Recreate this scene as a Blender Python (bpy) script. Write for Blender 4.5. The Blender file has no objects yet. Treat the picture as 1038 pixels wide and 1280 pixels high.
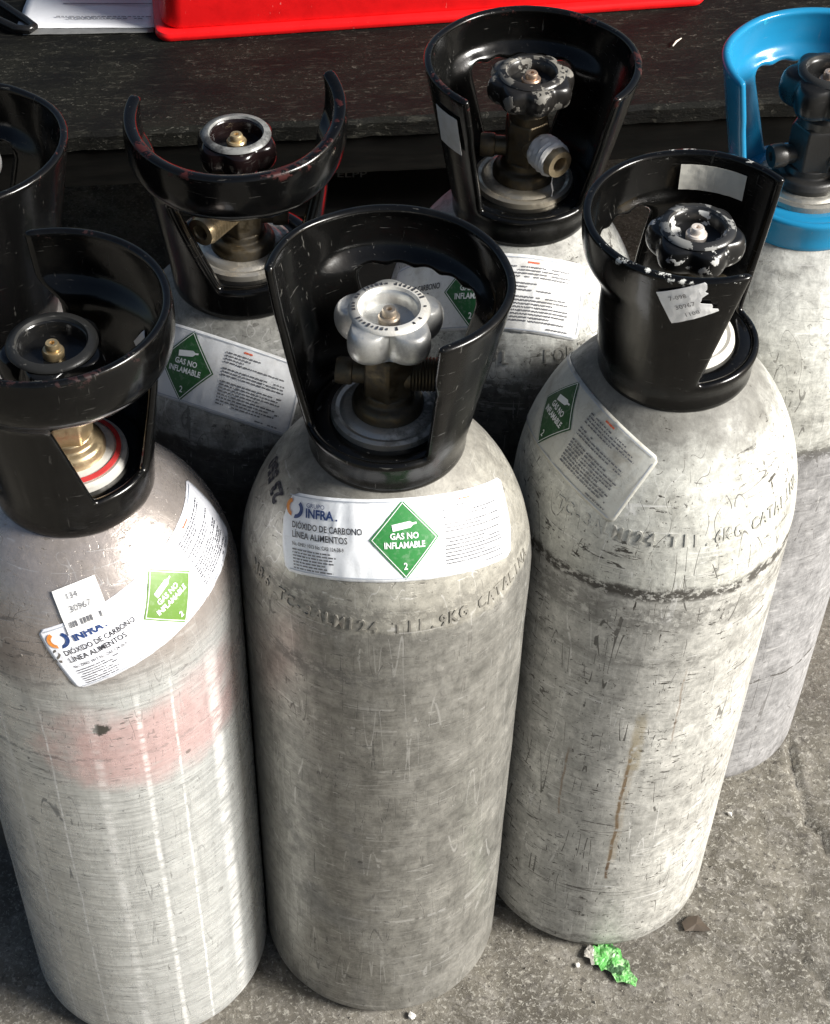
import bpy, bmesh, math, random
import numpy as np
from mathutils import Vector, Matrix, noise as mnoise
random.seed(7); rng = np.random.default_rng(7)
scene = bpy.context.scene; COL = scene.collection
PI = math.pi; rad = math.radians
# ------------------------------------------------------------------ camera, sky, sun, exposure
cam_data = bpy.data.cameras.new('camera'); cam = bpy.data.objects.new('camera', cam_data); COL.objects.link(cam)
cam_data.sensor_fit = 'HORIZONTAL'; cam_data.sensor_width = 36; cam_data.lens = 73.84
cam_data.shift_x = .0590; cam_data.shift_y = .0217; cam_data.clip_start = .05; cam_data.clip_end = 200
TH = .81097625; RO = .0026
Fv = Vector((0, math.cos(TH), -math.sin(TH))); Uv = Vector((0, math.sin(TH), math.cos(TH))); Xv = Vector((1, 0, 0))
X2 = Xv*math.cos(RO)+Uv*math.sin(RO); U2 = Uv*math.cos(RO)-Xv*math.sin(RO)
mw = Matrix((X2, U2, -Fv)).transposed().to_4x4(); mw.translation = (0, 0, 1.353); cam.matrix_world = mw
scene.camera = cam
SUN_EL, SUN_AZ = 31, 106          # elevation; degrees clockwise from +Y (where the camera looks), so 90 is +X
w = bpy.data.worlds.new('World'); scene.world = w; w.use_nodes = True
nt = w.node_tree; bg = nt.nodes['Background']; sky = nt.nodes.new('ShaderNodeTexSky'); sky.sky_type = 'NISHITA'
sky.sun_disc = False; sky.sun_elevation = rad(SUN_EL); sky.sun_rotation = rad(SUN_AZ); sky.air_density = 1.0; sky.dust_density = 3.0; sky.ozone_density = .3
nt.links.new(sky.outputs[0], bg.inputs[0]); bg.inputs[1].default_value = .05
sd = bpy.data.lights.new('sun', 'SUN'); so = bpy.data.objects.new('sun', sd); COL.objects.link(so)
sd.energy = 5.0; sd.angle = rad(22); sd.color = (1, .98, .94)
sdir = Vector((math.sin(rad(SUN_AZ))*math.cos(rad(SUN_EL)), math.cos(rad(SUN_AZ))*math.cos(rad(SUN_EL)), math.sin(rad(SUN_EL))))
so.rotation_euler = sdir.to_track_quat('Z', 'Y').to_euler(); so.location = sdir*5
scene.view_settings.view_transform = 'Standard'; scene.view_settings.look = 'None'
scene.view_settings.exposure = .82; scene.view_settings.gamma = 1
scene.render.engine = 'CYCLES'

# ------------------------------------------------------------------ node helpers
class NT:
    def __init__(s, name):
        s.m = bpy.data.materials.new(name); s.m.use_nodes = True; s.t = s.m.node_tree; s.b = s.t.nodes['Principled BSDF']
        s.tc = s.n('ShaderNodeTexCoord'); s.co = s.tc.outputs['Object']
    def n(s, ty, **k):
        x = s.t.nodes.new(ty)
        for a, v in k.items(): setattr(x, a, v)
        return x
    def put(s, sock, v):
        if hasattr(v, 'links'): s.t.links.new(v, sock)
        else:
            if isinstance(v, (tuple, list)) and len(v) == 3 and len(sock.default_value) == 4: v = (*v, 1)
            sock.default_value = v
    def math(s, op, a, b=0, c=0, clamp=False):
        x = s.n('ShaderNodeMath', operation=op, use_clamp=clamp)
        s.put(x.inputs[0], a); s.put(x.inputs[1], b); s.put(x.inputs[2], c); return x.outputs[0]
    def sep(s, v):
        x = s.n('ShaderNodeSeparateXYZ'); s.put(x.inputs[0], v); return x.outputs
    def map(s, sc, loc=(0, 0, 0), rot=(0, 0, 0)):
        x = s.n('ShaderNodeMapping'); s.put(x.inputs[0], s.co); x.inputs['Scale'].default_value = sc; x.inputs['Location'].default_value = loc; x.inputs['Rotation'].default_value = rot
        return x.outputs[0]
    def noise(s, sc, det=4, ro=.55, loc=(0, 0, 0), rot=(0, 0, 0), dist=0):
        if not isinstance(sc, tuple): sc = (sc,)*3
        x = s.n('ShaderNodeTexNoise'); s.put(x.inputs['Vector'], s.map(sc, loc, rot)); x.inputs['Scale'].default_value = 1
        x.inputs['Detail'].default_value = det; x.inputs['Roughness'].default_value = ro; x.inputs['Distortion'].default_value = dist
        return x.outputs['Fac']
    def step(s, v, a, b):            # smooth step from a to b
        x = s.n('ShaderNodeMapRange', interpolation_type='SMOOTHSTEP'); s.put(x.inputs[0], v)
        x.inputs[1].default_value = min(a, b); x.inputs[2].default_value = max(a, b); x.inputs[3].default_value = 0 if a <= b else 1; x.inputs[4].default_value = 1 if a <= b else 0
        return x.outputs[0]
    def mix(s, f, a, b, mode='MIX'):
        x = s.n('ShaderNodeMix', data_type='RGBA', blend_type=mode); s.put(x.inputs[0], f); s.put(x.inputs[6], a); s.put(x.inputs[7], b); return x.outputs[2]
    def bump(s, h, st=.3, d=.001, nrm=None):
        x = s.n('ShaderNodeBump'); x.inputs['Strength'].default_value = st; x.inputs['Distance'].default_value = d; s.put(x.inputs['Height'], h)
        if nrm is not None: s.put(x.inputs['Normal'], nrm)
        return x.outputs[0]
    def out(s, col=None, rough=None, metal=None, nrm=None, **k):
        for nm, v in (('Base Color', col), ('Roughness', rough), ('Metallic', metal), ('Normal', nrm)):
            if v is not None: s.put(s.b.inputs[nm], v)
        for nm, v in k.items(): s.put(s.b.inputs[nm], v)
        return s.m
def g(v, t=(1, 1, 1)): return (v*t[0], v*t[1], v*t[2])

def body_mat(name, paint, metal, zpaint, paint_bands=(), grime=.5, specks=.5, hb=.3, rough=.42, spots=(), drips=(), seed=0, metallic=.7, mott=.35,
             tint=None, glints=(), paint_metal=0., shoulder_dirt=.35, chips=.5, grain=.6, soft=.004, tint_az=None, hairs=.6):
    """worn cylinder wall: painted above zpaint, bare (or worn paint) below, with wear that has its own shape"""
    k = NT(name); z = k.sep(k.co)[2]; X, Y = k.sep(k.co)[0], k.sep(k.co)[1]
    L = (seed*3.7, seed*1.3, seed*2.1)
    az = k.math('ARCTAN2', X, k.math('MULTIPLY', Y, -1))
    big = k.noise((9, 9, 7), 5, .6, L); mid = k.noise((32, 32, 26), 6, .65, L); fine = k.noise((190, 190, 150), 5, .7, L)
    brush = k.noise((26, 26, 420), 4, .7, L, rot=(0, rad(2), 0)); vert = k.noise((170, 170, 7), 5, .6, L)
    isp = k.step(k.math('ADD', z, k.math('MULTIPLY', k.math('SUBTRACT', mid, .5), .03)), zpaint-soft, zpaint+soft)
    # worn through paint
    hole = k.step(k.math('ADD', k.math('MULTIPLY', fine, .45), k.math('MULTIPLY', mid, .55)), .64-.06*chips, .67-.06*chips)
    pm = k.math('MULTIPLY', isp, k.math('SUBTRACT', 1, hole))
    colm = k.mix(k.step(mid, .3, .72), g(1-mott, metal), metal); colm = k.mix(k.math('MULTIPLY', k.step(brush, .35, .75), hb), colm, g(.35, metal))
    colm = k.mix(k.math('MULTIPLY', k.step(vert, .5, .75), .35), colm, g(.45, metal))
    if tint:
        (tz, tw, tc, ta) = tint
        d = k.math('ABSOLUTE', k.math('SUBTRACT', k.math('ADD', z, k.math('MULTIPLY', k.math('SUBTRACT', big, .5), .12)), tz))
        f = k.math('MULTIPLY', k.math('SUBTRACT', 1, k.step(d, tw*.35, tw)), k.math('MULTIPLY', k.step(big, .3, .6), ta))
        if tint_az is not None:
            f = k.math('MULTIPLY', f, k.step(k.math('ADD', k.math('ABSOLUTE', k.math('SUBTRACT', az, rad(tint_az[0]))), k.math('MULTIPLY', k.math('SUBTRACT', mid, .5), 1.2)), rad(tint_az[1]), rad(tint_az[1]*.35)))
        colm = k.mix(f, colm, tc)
    colp = k.mix(k.step(big, .35, .7), g(.86, paint), paint); colp = k.mix(k.math('MULTIPLY', k.step(mid, .42, .7), .30), colp, g(.55, (paint[0], paint[1]*.95, paint[2]*.86)))
    col = k.mix(pm, colm, colp)
    met = k.math('MULTIPLY_ADD', k.math('SUBTRACT', 1, pm), metallic, k.math('MULTIPLY', pm, paint_metal))
    # overall worn grain: fine mottling, rubbed streaks up and down, across and slanting
    m1 = k.noise((105, 105, 75), 9, .80, (L[0], 11, 2), dist=.5); m2 = k.noise((190, 190, 52), 7, .72, (L[0], 12, 2), rot=(rad(10), rad(-14), 0), dist=.6)
    m3 = k.noise((50, 50, 190), 7, .75, (L[0], 13, 2), rot=(rad(-12), rad(16), 0), dist=.7); m4 = k.noise((45, 45, 150), 7, .78, (L[0], 14, 2), rot=(rad(38), rad(-33), 0), dist=.5)
    gsum = k.math('ADD', k.math('MULTIPLY', m1, .62*grain), k.math('ADD', k.math('MULTIPLY', m2, .18*grain), k.math('ADD', k.math('MULTIPLY', m3, .22*grain), k.math('MULTIPLY', m4, .22*grain))))
    gmul = k.math('MULTIPLY_ADD', k.math('SUBTRACT', gsum, (.62+.62)/2*grain), 3.4, 1.0); gmul = k.math('MINIMUM', k.math('MAXIMUM', gmul, .30), 1.5)
    cmb = k.n('ShaderNodeCombineColor'); 
    for i_ in range(3): k.put(cmb.inputs[i_], gmul)
    col = k.mix(1.0, col, cmb.outputs[0], 'MULTIPLY')
    # grime, abrasion and scratches
    area = k.step(k.noise((7, 7, 9), 3, .5, (L[0]+4, 2, 1)), .38, .62)
    gr = k.math('MULTIPLY', k.math('MULTIPLY', k.step(mid, .47, .62), area), grime)
    h1 = k.step(k.noise((52, 52, 330), 5, .7, (L[0], 9, 3), rot=(rad(5), rad(-7), 0), dist=.4), .67-.06*specks, .70-.06*specks)
    v1 = k.step(k.noise((330, 330, 50), 5, .7, (L[0], 5, 3), rot=(rad(-5), rad(6), 0), dist=.4), .68-.06*specks, .71-.06*specks)
    d1 = k.step(k.noise((90, 90, 300), 3, .6, (L[0], 7, 8), rot=(rad(35), rad(25), 0)), .69-.06*specks, .72-.06*specks)
    sc = k.math('MULTIPLY', k.math('MAXIMUM', k.math('MAXIMUM', h1, v1), d1), k.math('MULTIPLY', k.step(mid, .42, .6), specks))
    sp = k.math('MULTIPLY', k.step(k.noise(330, 3, .6, L), .71-.05*specks, .73-.05*specks), min(1, specks*.8))
    ls = k.math('MULTIPLY', k.step(k.noise((60, 60, 260), 3, .6, (3, L[1], 12), rot=(rad(-30), rad(40), 0)), .68, .74), .55)
    def hair(scale, rot, eps, loc, lo=.53, hi=.56, msc=26):
        n_ = k.noise(scale, 0, .5, loc, rot)
        ln = k.math('SUBTRACT', 1, k.step(k.math('ABSOLUTE', k.math('SUBTRACT', n_, .5)), eps*.4, eps))
        return k.math('MULTIPLY', ln, k.step(k.noise(msc, 4, .7, (loc[0]+9, loc[1], loc[2])), lo, hi))
    hd = k.math('MAXIMUM', hair((80, 80, 4.5), (rad(5), rad(-7), 0), .010, (L[0], 21, 0), .54, .56), hair((6, 6, 90), (rad(-6), rad(8), 0), .009, (L[0], 22, 0), .54, .56))
    hd = k.math('MAXIMUM', hd, hair((85, 85, 9), (rad(38), rad(30), 0), .009, (L[0], 23, 0), .56, .58))
    hl = k.math('MAXIMUM', hair((95, 95, 5), (rad(-9), rad(6), 0), .012, (L[0], 24, 0), .52, .54), hair((5, 5, 110), (rad(9), rad(-6), 0), .010, (L[0], 25, 0), .52, .54))
    dirt = k.math('MAXIMUM', k.math('MAXIMUM', sc, sp), k.math('MAXIMUM', gr, k.math('MULTIPLY', hd, hairs)))
    ls = k.math('MAXIMUM', ls, k.math('MULTIPLY', hl, hairs*.6))
    # dirt collecting where the shoulder meets the guard; darker along the foot
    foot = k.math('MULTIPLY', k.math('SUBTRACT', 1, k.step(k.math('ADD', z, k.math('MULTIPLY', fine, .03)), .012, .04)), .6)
    top = k.math('MULTIPLY', k.step(k.math('ADD', z, k.math('MULTIPLY', k.math('SUBTRACT', mid, .5), .06)), .555, .592), shoulder_dirt)
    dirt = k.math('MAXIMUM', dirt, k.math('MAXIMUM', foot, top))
    for (zb, wd, am) in paint_bands:      # rubbed ring where neighbouring cylinders touch
        d = k.math('ABSOLUTE', k.math('SUBTRACT', k.math('ADD', z, k.math('MULTIPLY', k.math('SUBTRACT', mid, .5), .02)), zb))
        m = k.math('MULTIPLY', k.math('SUBTRACT', 1, k.step(d, wd*.3, wd)), k.math('MULTIPLY', k.step(k.noise((120, 120, 170), 4, .7, L), .40, .52), am))
        dirt = k.math('MAXIMUM', dirt, m)
    for (a, zz, r, am) in spots:
        vx = (R0*math.sin(rad(a)), -R0*math.cos(rad(a)), zz)
        dn = k.n('ShaderNodeVectorMath', operation='DISTANCE'); k.put(dn.inputs[0], k.co); dn.inputs[1].default_value = vx
        dd = k.math('ADD', dn.outputs['Value'], k.math('MULTIPLY', k.math('SUBTRACT', fine, .5), r*1.6))
        dirt = k.math('MAXIMUM', dirt, k.math('MULTIPLY', k.math('SUBTRACT', 1, k.step(dd, r*.6, r)), am))
    col = k.mix(k.math('MULTIPLY', ls, k.math('SUBTRACT', 1, dirt)), col, g(.82, (1, .99, .96)))
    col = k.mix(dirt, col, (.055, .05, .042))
    wob = k.math('MULTIPLY', k.math('SUBTRACT', k.noise((4, 4, 26), 3, .5, L), .5), .07)
    for (a, z0, z1, wd, am, c) in drips:
        d = k.math('ABSOLUTE', k.math('SUBTRACT', k.math('ADD', az, wob), rad(a)))
        m = k.math('MULTIPLY', k.math('SUBTRACT', 1, k.step(d, wd*.4, wd)), k.math('MULTIPLY', k.step(z, z0, z0+.004), k.math('SUBTRACT', 1, k.step(z, z1-.02, z1))))
        m = k.math('MULTIPLY', m, k.math('MULTIPLY', k.step(fine, .34, .5), am)); col = k.mix(m, col, c)
    rg = k.math('ADD', rough, k.math('MULTIPLY', dirt, .3)); rg = k.math('ADD', rg, k.math('MULTIPLY', k.math('SUBTRACT', mid, .5), .25))
    for (a, wd, am) in glints:            # highlight streaks painted as pale colour down the wall
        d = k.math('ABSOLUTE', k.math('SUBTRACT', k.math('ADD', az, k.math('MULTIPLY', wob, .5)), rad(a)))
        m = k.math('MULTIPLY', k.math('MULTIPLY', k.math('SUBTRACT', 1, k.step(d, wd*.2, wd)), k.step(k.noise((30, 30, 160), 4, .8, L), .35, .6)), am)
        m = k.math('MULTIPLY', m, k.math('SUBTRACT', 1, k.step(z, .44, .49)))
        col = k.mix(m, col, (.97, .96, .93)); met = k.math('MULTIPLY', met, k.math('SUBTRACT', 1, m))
    met = k.math('MULTIPLY', met, k.math('SUBTRACT', 1, dirt))
    hgt = k.math('ADD', k.math('ADD', k.math('MULTIPLY', brush, hb), k.math('MULTIPLY', fine, .35)), k.math('ADD', k.math('MULTIPLY', dirt, -.5), k.math('MULTIPLY', pm, .6)))
    n = k.bump(hgt, .5, .0007); n = k.bump(k.math('ADD', mid, k.math('MULTIPLY', big, 2)), .35, .0022, n)
    return k.out(col, rg, met, n)

def plastic_mat(name, base, rough=.22, scuff=.5, edge=None, edge_amt=0, seed=0, zedge=.714, coat=0, dust=.25, big_dirt=0):
    k = NT(name); z = k.sep(k.co)[2]
    fine = k.noise((160, 160, 160), 5, .7, (seed, 0, 0)); mid = k.noise((35, 35, 35), 5, .6, (seed*2, 0, 1))
    scr = k.step(k.noise((70, 70, 700), 3, .6, (seed, 3, 0), rot=(rad(20), rad(10), 0)), .66, .72)
    scv = k.step(k.noise((330, 330, 24), 3, .6, (seed, 4, 0)), .66, .73)
    s = k.math('MULTIPLY', k.math('MAXIMUM', scr, scv), scuff)
    col = k.mix(k.math('MULTIPLY', s, .5), base, (.16, .155, .14)); col = k.mix(k.math('MULTIPLY', k.step(mid, .5, .75), dust*.14), col, (.10, .095, .08))
    if big_dirt: col = k.mix(k.math('MULTIPLY', k.step(k.noise((70, 70, 70), 6, .75, (seed, 1, 1)), .46, .62), big_dirt), col, (.24, .22, .18))
    rg = k.math('ADD', rough, k.math('ADD', k.math('MULTIPLY', k.step(mid, .35, .7), .08), k.math('MULTIPLY', s, .3)))
    if edge:
        m = k.math('MULTIPLY', k.step(z, zedge, zedge+.004), k.step(k.math('ADD', k.math('MULTIPLY', mid, .65), k.math('MULTIPLY', fine, .35)), .58-.12*edge_amt, .61-.12*edge_amt))
        col = k.mix(m, col, edge); rg = k.math('ADD', rg, k.math('MULTIPLY', m, .3))
    n = k.bump(k.math('ADD', k.math('MULTIPLY', fine, .5), k.math('MULTIPLY', s, -1)), .14, .0005); n = k.bump(mid, .16, .0018, n)
    return k.out(col, rg, 0, n, **{'Coat Weight': coat*.25, 'Coat Roughness': .05, 'Specular IOR Level': .30})

def metal_mat(name, col, dark=(.05, .045, .04), rough=.35, dirt=.5, seed=0, metallic=.85, sc=120):
    k = NT(name); f = k.noise(sc, 6, .7, (seed, 0, 0)); m = k.noise(sc*.28, 5, .6, (0, seed, 0))
    d = k.math('MULTIPLY', k.step(k.math('ADD', k.math('MULTIPLY', f, .5), k.math('MULTIPLY', m, .5)), .46, .60), dirt)
    c = k.mix(d, col, dark); c = k.mix(k.math('MULTIPLY', k.step(f, .6, .75), .4), c, g(1.3, col))
    return k.out(c, k.math('ADD', rough, k.math('MULTIPLY', d, .35)), k.math('MULTIPLY', k.math('SUBTRACT', 1, d), metallic), k.bump(f, .35, .0006))

def paint_chip_mat(name, base, chip, amt, seed=0, rough=.28):
    k = NT(name); f = k.noise(170, 5, .65, (seed, 0, 0)); m = k.noise(75, 5, .6, (0, seed, 0))
    d = k.step(k.math('ADD', k.math('MULTIPLY', f, .3), k.math('MULTIPLY', m, .7)), .60-.15*amt, .615-.15*amt)
    return k.out(k.mix(d, base, chip), k.math('ADD', rough, k.math('MULTIPLY', d, .35)), 0, k.bump(k.math('ADD', d, k.math('MULTIPLY', f, .4)), .5, .0008))

def paper_mat(name, base, dirt=.3, seed=0, stain=(.33, .30, .24), rough=.42):
    k = NT(name); f = k.noise(150, 5, .7, (seed, 0, 0)); m = k.noise(38, 6, .65, (0, seed, 0))
    cr = k.step(k.noise((60, 60, 60), 3, .5, (seed, 9, 2), dist=1.5), .485, .5)
    cr2 = k.math('SUBTRACT', 1, k.step(k.noise((60, 60, 60), 3, .5, (seed, 9, 2), dist=1.5), .5, .515))
    crease = k.math('MULTIPLY', k.math('MULTIPLY', cr, cr2), dirt*.5)
    d = k.math('MULTIPLY', k.step(k.math('ADD', k.math('MULTIPLY', m, .7), k.math('MULTIPLY', f, .3)), .47, .68), dirt)
    c = k.mix(k.math('MAXIMUM', d, crease), base, stain)
    return k.out(c, rough, 0, k.bump(k.math('ADD', m, k.math('MULTIPLY', f, .3)), .3, .001))
def print_mat(name, c, wear=.25, seed=0):
    k = NT(name); f = k.noise(260, 4, .7, (seed, 0, 0)); return k.out(k.mix(k.math('MULTIPLY', k.step(f, .5, .7), wear), c, (.62, .62, .58)), .45)
def flat_mat(name, c, rough=.5, metal=0):
    k = NT(name); f = k.noise(90, 4, .6); return k.out(k.mix(k.step(f, .4, .7), c, g(.8, c)), rough, metal, k.bump(f, .15, .0005))

# ------------------------------------------------------------------ mesh helpers
def link(name, me, mat=None, parent=None):
    o = bpy.data.objects.new(name, me); COL.objects.link(o)
    if mat is not None: me.materials.append(mat)
    if parent is not None: o.parent = parent
    return o
def mesh(name, vs, fs, mat=None, parent=None, smooth=40):
    me = bpy.data.meshes.new(name); me.from_pydata([tuple(v) for v in vs], [], [tuple(f) for f in fs]); me.update()
    if smooth: me.shade_smooth(); me.set_sharp_from_angle(angle=rad(smooth))
    return link(name, me, mat, parent)
class MB:
    def __init__(s): s.v = []; s.f = []
    def add(s, vs, fs):
        o = len(s.v); s.v += [tuple(v) for v in vs]; s.f += [tuple(i+o for i in f) for f in fs]; return s
    def lathe(s, prof, seg=40, M=None, lobe=None, closed=False):
        """prof: list of (radius, height) about local z; M maps into place; lobe(radius, height, angle)->radius"""
        vs = []; fs = []; n = len(prof)
        for r, h in prof:
            for i in range(seg):
                a = 2*PI*i/seg; rr = lobe(r, h, a) if lobe else r
                v = Vector((rr*math.sin(a), -rr*math.cos(a), h)); vs.append(M @ v if M else v)
        for j in range(n-1 if not closed else n):
            j2 = (j+1) % n
            for i in range(seg):
                i2 = (i+1) % seg; fs.append((j*seg+i, j*seg+i2, j2*seg+i2, j2*seg+i))
        if not closed:
            fs.append(tuple(range(seg))[::-1]); fs.append(tuple((n-1)*seg+i for i in range(seg)))
        return s.add(vs, fs)
    def box(s, c, d, M=None, bev=0):
        x, y, z = d[0]/2, d[1]/2, d[2]/2; vs = [Vector((c[0]+a*x, c[1]+b*y, c[2]+e*z)) for a in (-1, 1) for b in (-1, 1) for e in (-1, 1)]
        if M: vs = [M @ v for v in vs]
        return s.add(vs, [(0, 1, 3, 2), (4, 6, 7, 5), (0, 4, 5, 1), (2, 3, 7, 6), (0, 2, 6, 4), (1, 5, 7, 3)])
    def tube(s, pts, r, seg=10):
        pts = [Vector(p) for p in pts]; vs = []; fs = []; up = Vector((0, 0, 1))
        for i, p in enumerate(pts):
            t = (pts[min(i+1, len(pts)-1)]-pts[max(i-1, 0)]).normalized(); u = t.cross(up)
            if u.length < .05: u = t.cross(Vector((1, 0, 0)))
            u.normalize(); v = t.cross(u); rr = r[i] if isinstance(r, (list, tuple)) else r
            for k in range(seg):
                a = 2*PI*k/seg; vs.append(p+u*math.cos(a)*rr+v*math.sin(a)*rr)
        for i in range(len(pts)-1):
            for k in range(seg): fs.append((i*seg+k, i*seg+(k+1) % seg, (i+1)*seg+(k+1) % seg, (i+1)*seg+k))
        fs.append(tuple(range(seg))[::-1]); fs.append(tuple((len(pts)-1)*seg+k for k in range(seg)))
        return s.add(vs, fs)
    def build(s, name, mat, parent=None, smooth=40, bevel=0):
        o = mesh(name, s.v, s.f, mat, parent, smooth)
        bm = bmesh.new(); bm.from_mesh(o.data); bmesh.ops.recalc_face_normals(bm, faces=bm.faces); bm.to_mesh(o.data); bm.free()
        if smooth: o.data.shade_smooth(); o.data.set_sharp_from_angle(angle=rad(smooth))
        if bevel:
            b = o.modifiers.new('bevel', 'BEVEL'); b.width = bevel; b.segments = 3; b.limit_method = 'ANGLE'; b.angle_limit = rad(35); b.harden_normals = False
        return o
def axis_M(az, z, tilt=0):      # local z axis points outwards along azimuth az, at height z
    d = Vector((math.sin(rad(az))*math.cos(rad(tilt)), -math.cos(rad(az))*math.cos(rad(tilt)), math.sin(rad(tilt))))
    m = d.to_track_quat('Z', 'Y').to_matrix().to_4x4(); m.translation = (0, 0, z); return m

_tc = {}
def text2d(st, size=1, bold=0.0, align='LEFT', width=1.0, spacing=1.0):
    key = (st, bold, spacing)
    if key not in _tc:
        c = bpy.data.curves.new('lettering_curve', 'FONT'); c.body = st; c.size = 1; c.offset = bold; c.space_character = spacing; c.resolution_u = 2
        o = bpy.data.objects.new('lettering_curve', c); COL.objects.link(o)
        dg = bpy.context.evaluated_depsgraph_get(); me = o.evaluated_get(dg).to_mesh()
        v = [(p.co.x, p.co.y) for p in me.vertices]; f = [tuple(q.vertices) for q in me.polygons]
        o.evaluated_get(dg).to_mesh_clear(); bpy.data.objects.remove(o); bpy.data.curves.remove(c); _tc[key] = (v, f)
    v, f = _tc[key]; xs = [p[0] for p in v]; x0, x1 = min(xs), max(xs); off = {'LEFT': 0, 'CENTER': (x0+x1)/2, 'RIGHT': x1}[align]
    return [((p[0]-off)*size*width, p[1]*size) for p in v], f
class Sheet:
    """flat artwork in metres, bent on to a surface by fn(x, y, lift)"""
    def __init__(s, fn, lift): s.fn = fn; s.lift = lift; s.v = []; s.f = []
    def add(s, v2, fs):
        o = len(s.v); s.v += v2; s.f += [tuple(i+o for i in f) for f in fs]
    def text(s, st, x, y, size, bold=.0, align='LEFT', rot=0, width=1, spacing=1):
        v, f = text2d(st, size, bold, align, width, spacing); c, q = math.cos(rot), math.sin(rot)
        s.add([(x+a*c-b*q, y+a*q+b*c) for a, b in v], f)
    def quad(s, x0, y0, x1, y1, n=1, rot=0):
        vs = []; m = n+1
        for j in range(m):
            for i in range(m): vs.append((x0+(x1-x0)*i/n, y0+(y1-y0)*j/n))
        s.add(vs, [(j*m+i, j*m+i+1, (j+1)*m+i+1, (j+1)*m+i) for j in range(n) for i in range(n)])
    def poly(s, pts): s.add(list(pts), [tuple(range(len(pts)))])
    def diamond(s, x, y, r, n=10):
        vs = []; m = n+1
        for j in range(m):
            for i in range(m):
                a = i/n*2-1; b = j/n*2-1; vs.append((x+(a-b)*r/2, y+(a+b)*r/2))
        s.add(vs, [(j*m+i, j*m+i+1, (j+1)*m+i+1, (j+1)*m+i) for j in range(n) for i in range(n)])
    def dashes(s, x0, x1, y, h, rnd, minw=.0008, maxw=.0042, gap=.0007, fill=.93):
        x = x0
        while x < x1:
            w_ = min(rnd.uniform(minw, maxw), x1-x)
            if rnd.random() < fill: s.quad(x, y, x+w_, y+h)
            x += w_+gap
    def build(s, name, mat, parent):
        vs = [s.fn(a, b, s.lift) for a, b in s.v]; return mesh(name, vs, s.f, mat, parent, 0)

# ------------------------------------------------------------------ cylinder geometry
R0 = .1015; ZS = .475; HS = .12; DZ = 0.0; GS = 1.0
def shoulder_fn(az0, t0, tilt, bow=0.0):
    """sticker plane -> shoulder (great circle strip on a sphere squeezed on to the shoulder)"""
    a0, t, ti = rad(az0), rad(t0), rad(tilt); Rm = .110
    c = Vector((math.sin(a0)*math.cos(t), -math.cos(a0)*math.cos(t), math.sin(t)))
    e = Vector((math.cos(a0), math.sin(a0), 0)); n = c.cross(e)*-1
    n = e.cross(c)*-1 if (e.cross(c)).z < 0 else e.cross(c)
    e2 = e*math.cos(ti)+n*math.sin(ti); n2 = n*math.cos(ti)-e*math.sin(ti)
    def fn(x, y, lift):
        y = y+bow*x*x; ax_, ay_ = x/Rm, y/Rm
        d = (c*math.cos(ax_)+e2*math.sin(ax_))*math.cos(ay_)+n2*math.sin(ay_)
        if d.z < 0:
            h = math.hypot(d.x, d.y); return ((R0+lift)*d.x/h, (R0+lift)*d.y/h, ZS+d.z*R0)
        nr = Vector((d.x/R0, d.y/R0, d.z/HS)).normalized()
        return (d.x*R0+nr.x*lift, d.y*R0+nr.y*lift, ZS+d.z*HS+nr.z*lift)
    return fn
def lat_fn(az0, z0):
    """lettering that runs round the cylinder at height z0"""
    t0 = math.asin(max(0, min(1, (z0-ZS)/HS)))
    def fn(x, y, lift):
        t = t0+y/.112; r = R0*math.cos(t); a = rad(az0)+x/(R0*math.cos(t0)); rr = r+lift*math.cos(t)
        return (rr*math.sin(a), -rr*math.cos(a), ZS+HS*math.sin(t)+lift*math.sin(t))
    return fn
def body_mesh(seed):
    prof = [(0, .006), (.05, .006), (.078, .004), (.0885, .0005)]
    rc = .013
    for e in range(0, 91, 15): prof.append((R0-rc+rc*math.sin(rad(e)), rc-rc*math.cos(rad(e))))
    for zz in np.linspace(.03, ZS, 26): prof.append((R0, zz))
    for t in np.linspace(4, 72, 22): prof.append((R0*math.cos(rad(t)), ZS+HS*math.sin(rad(t))))
    prof += [(.029, ZS+HS*.951+.001), (.028, ZS+HS*.951+.008)]
    seg = 160; vs = []; fs = []
    for r, h in prof:
        for i in range(seg):
            a = 2*PI*i/seg; p = Vector((math.sin(a), -math.cos(a), 0))
            nz = mnoise.noise(Vector((p.x*3+seed*5, p.y*3, h*16)))*.00045+mnoise.noise(Vector((p.x*9+seed, p.y*9, h*60)))*.00016
            rr = r+(nz if r > .08 else 0); vs.append((p.x*rr, p.y*rr, h))
    for j in range(len(prof)-1):
        for i in range(seg):
            i2 = (i+1) % seg; fs.append((j*seg+i, j*seg+i2, (j+1)*seg+i2, (j+1)*seg+i))
    fs.append(tuple((len(prof)-1)*seg+i for i in range(seg)))
    return vs, fs

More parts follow.
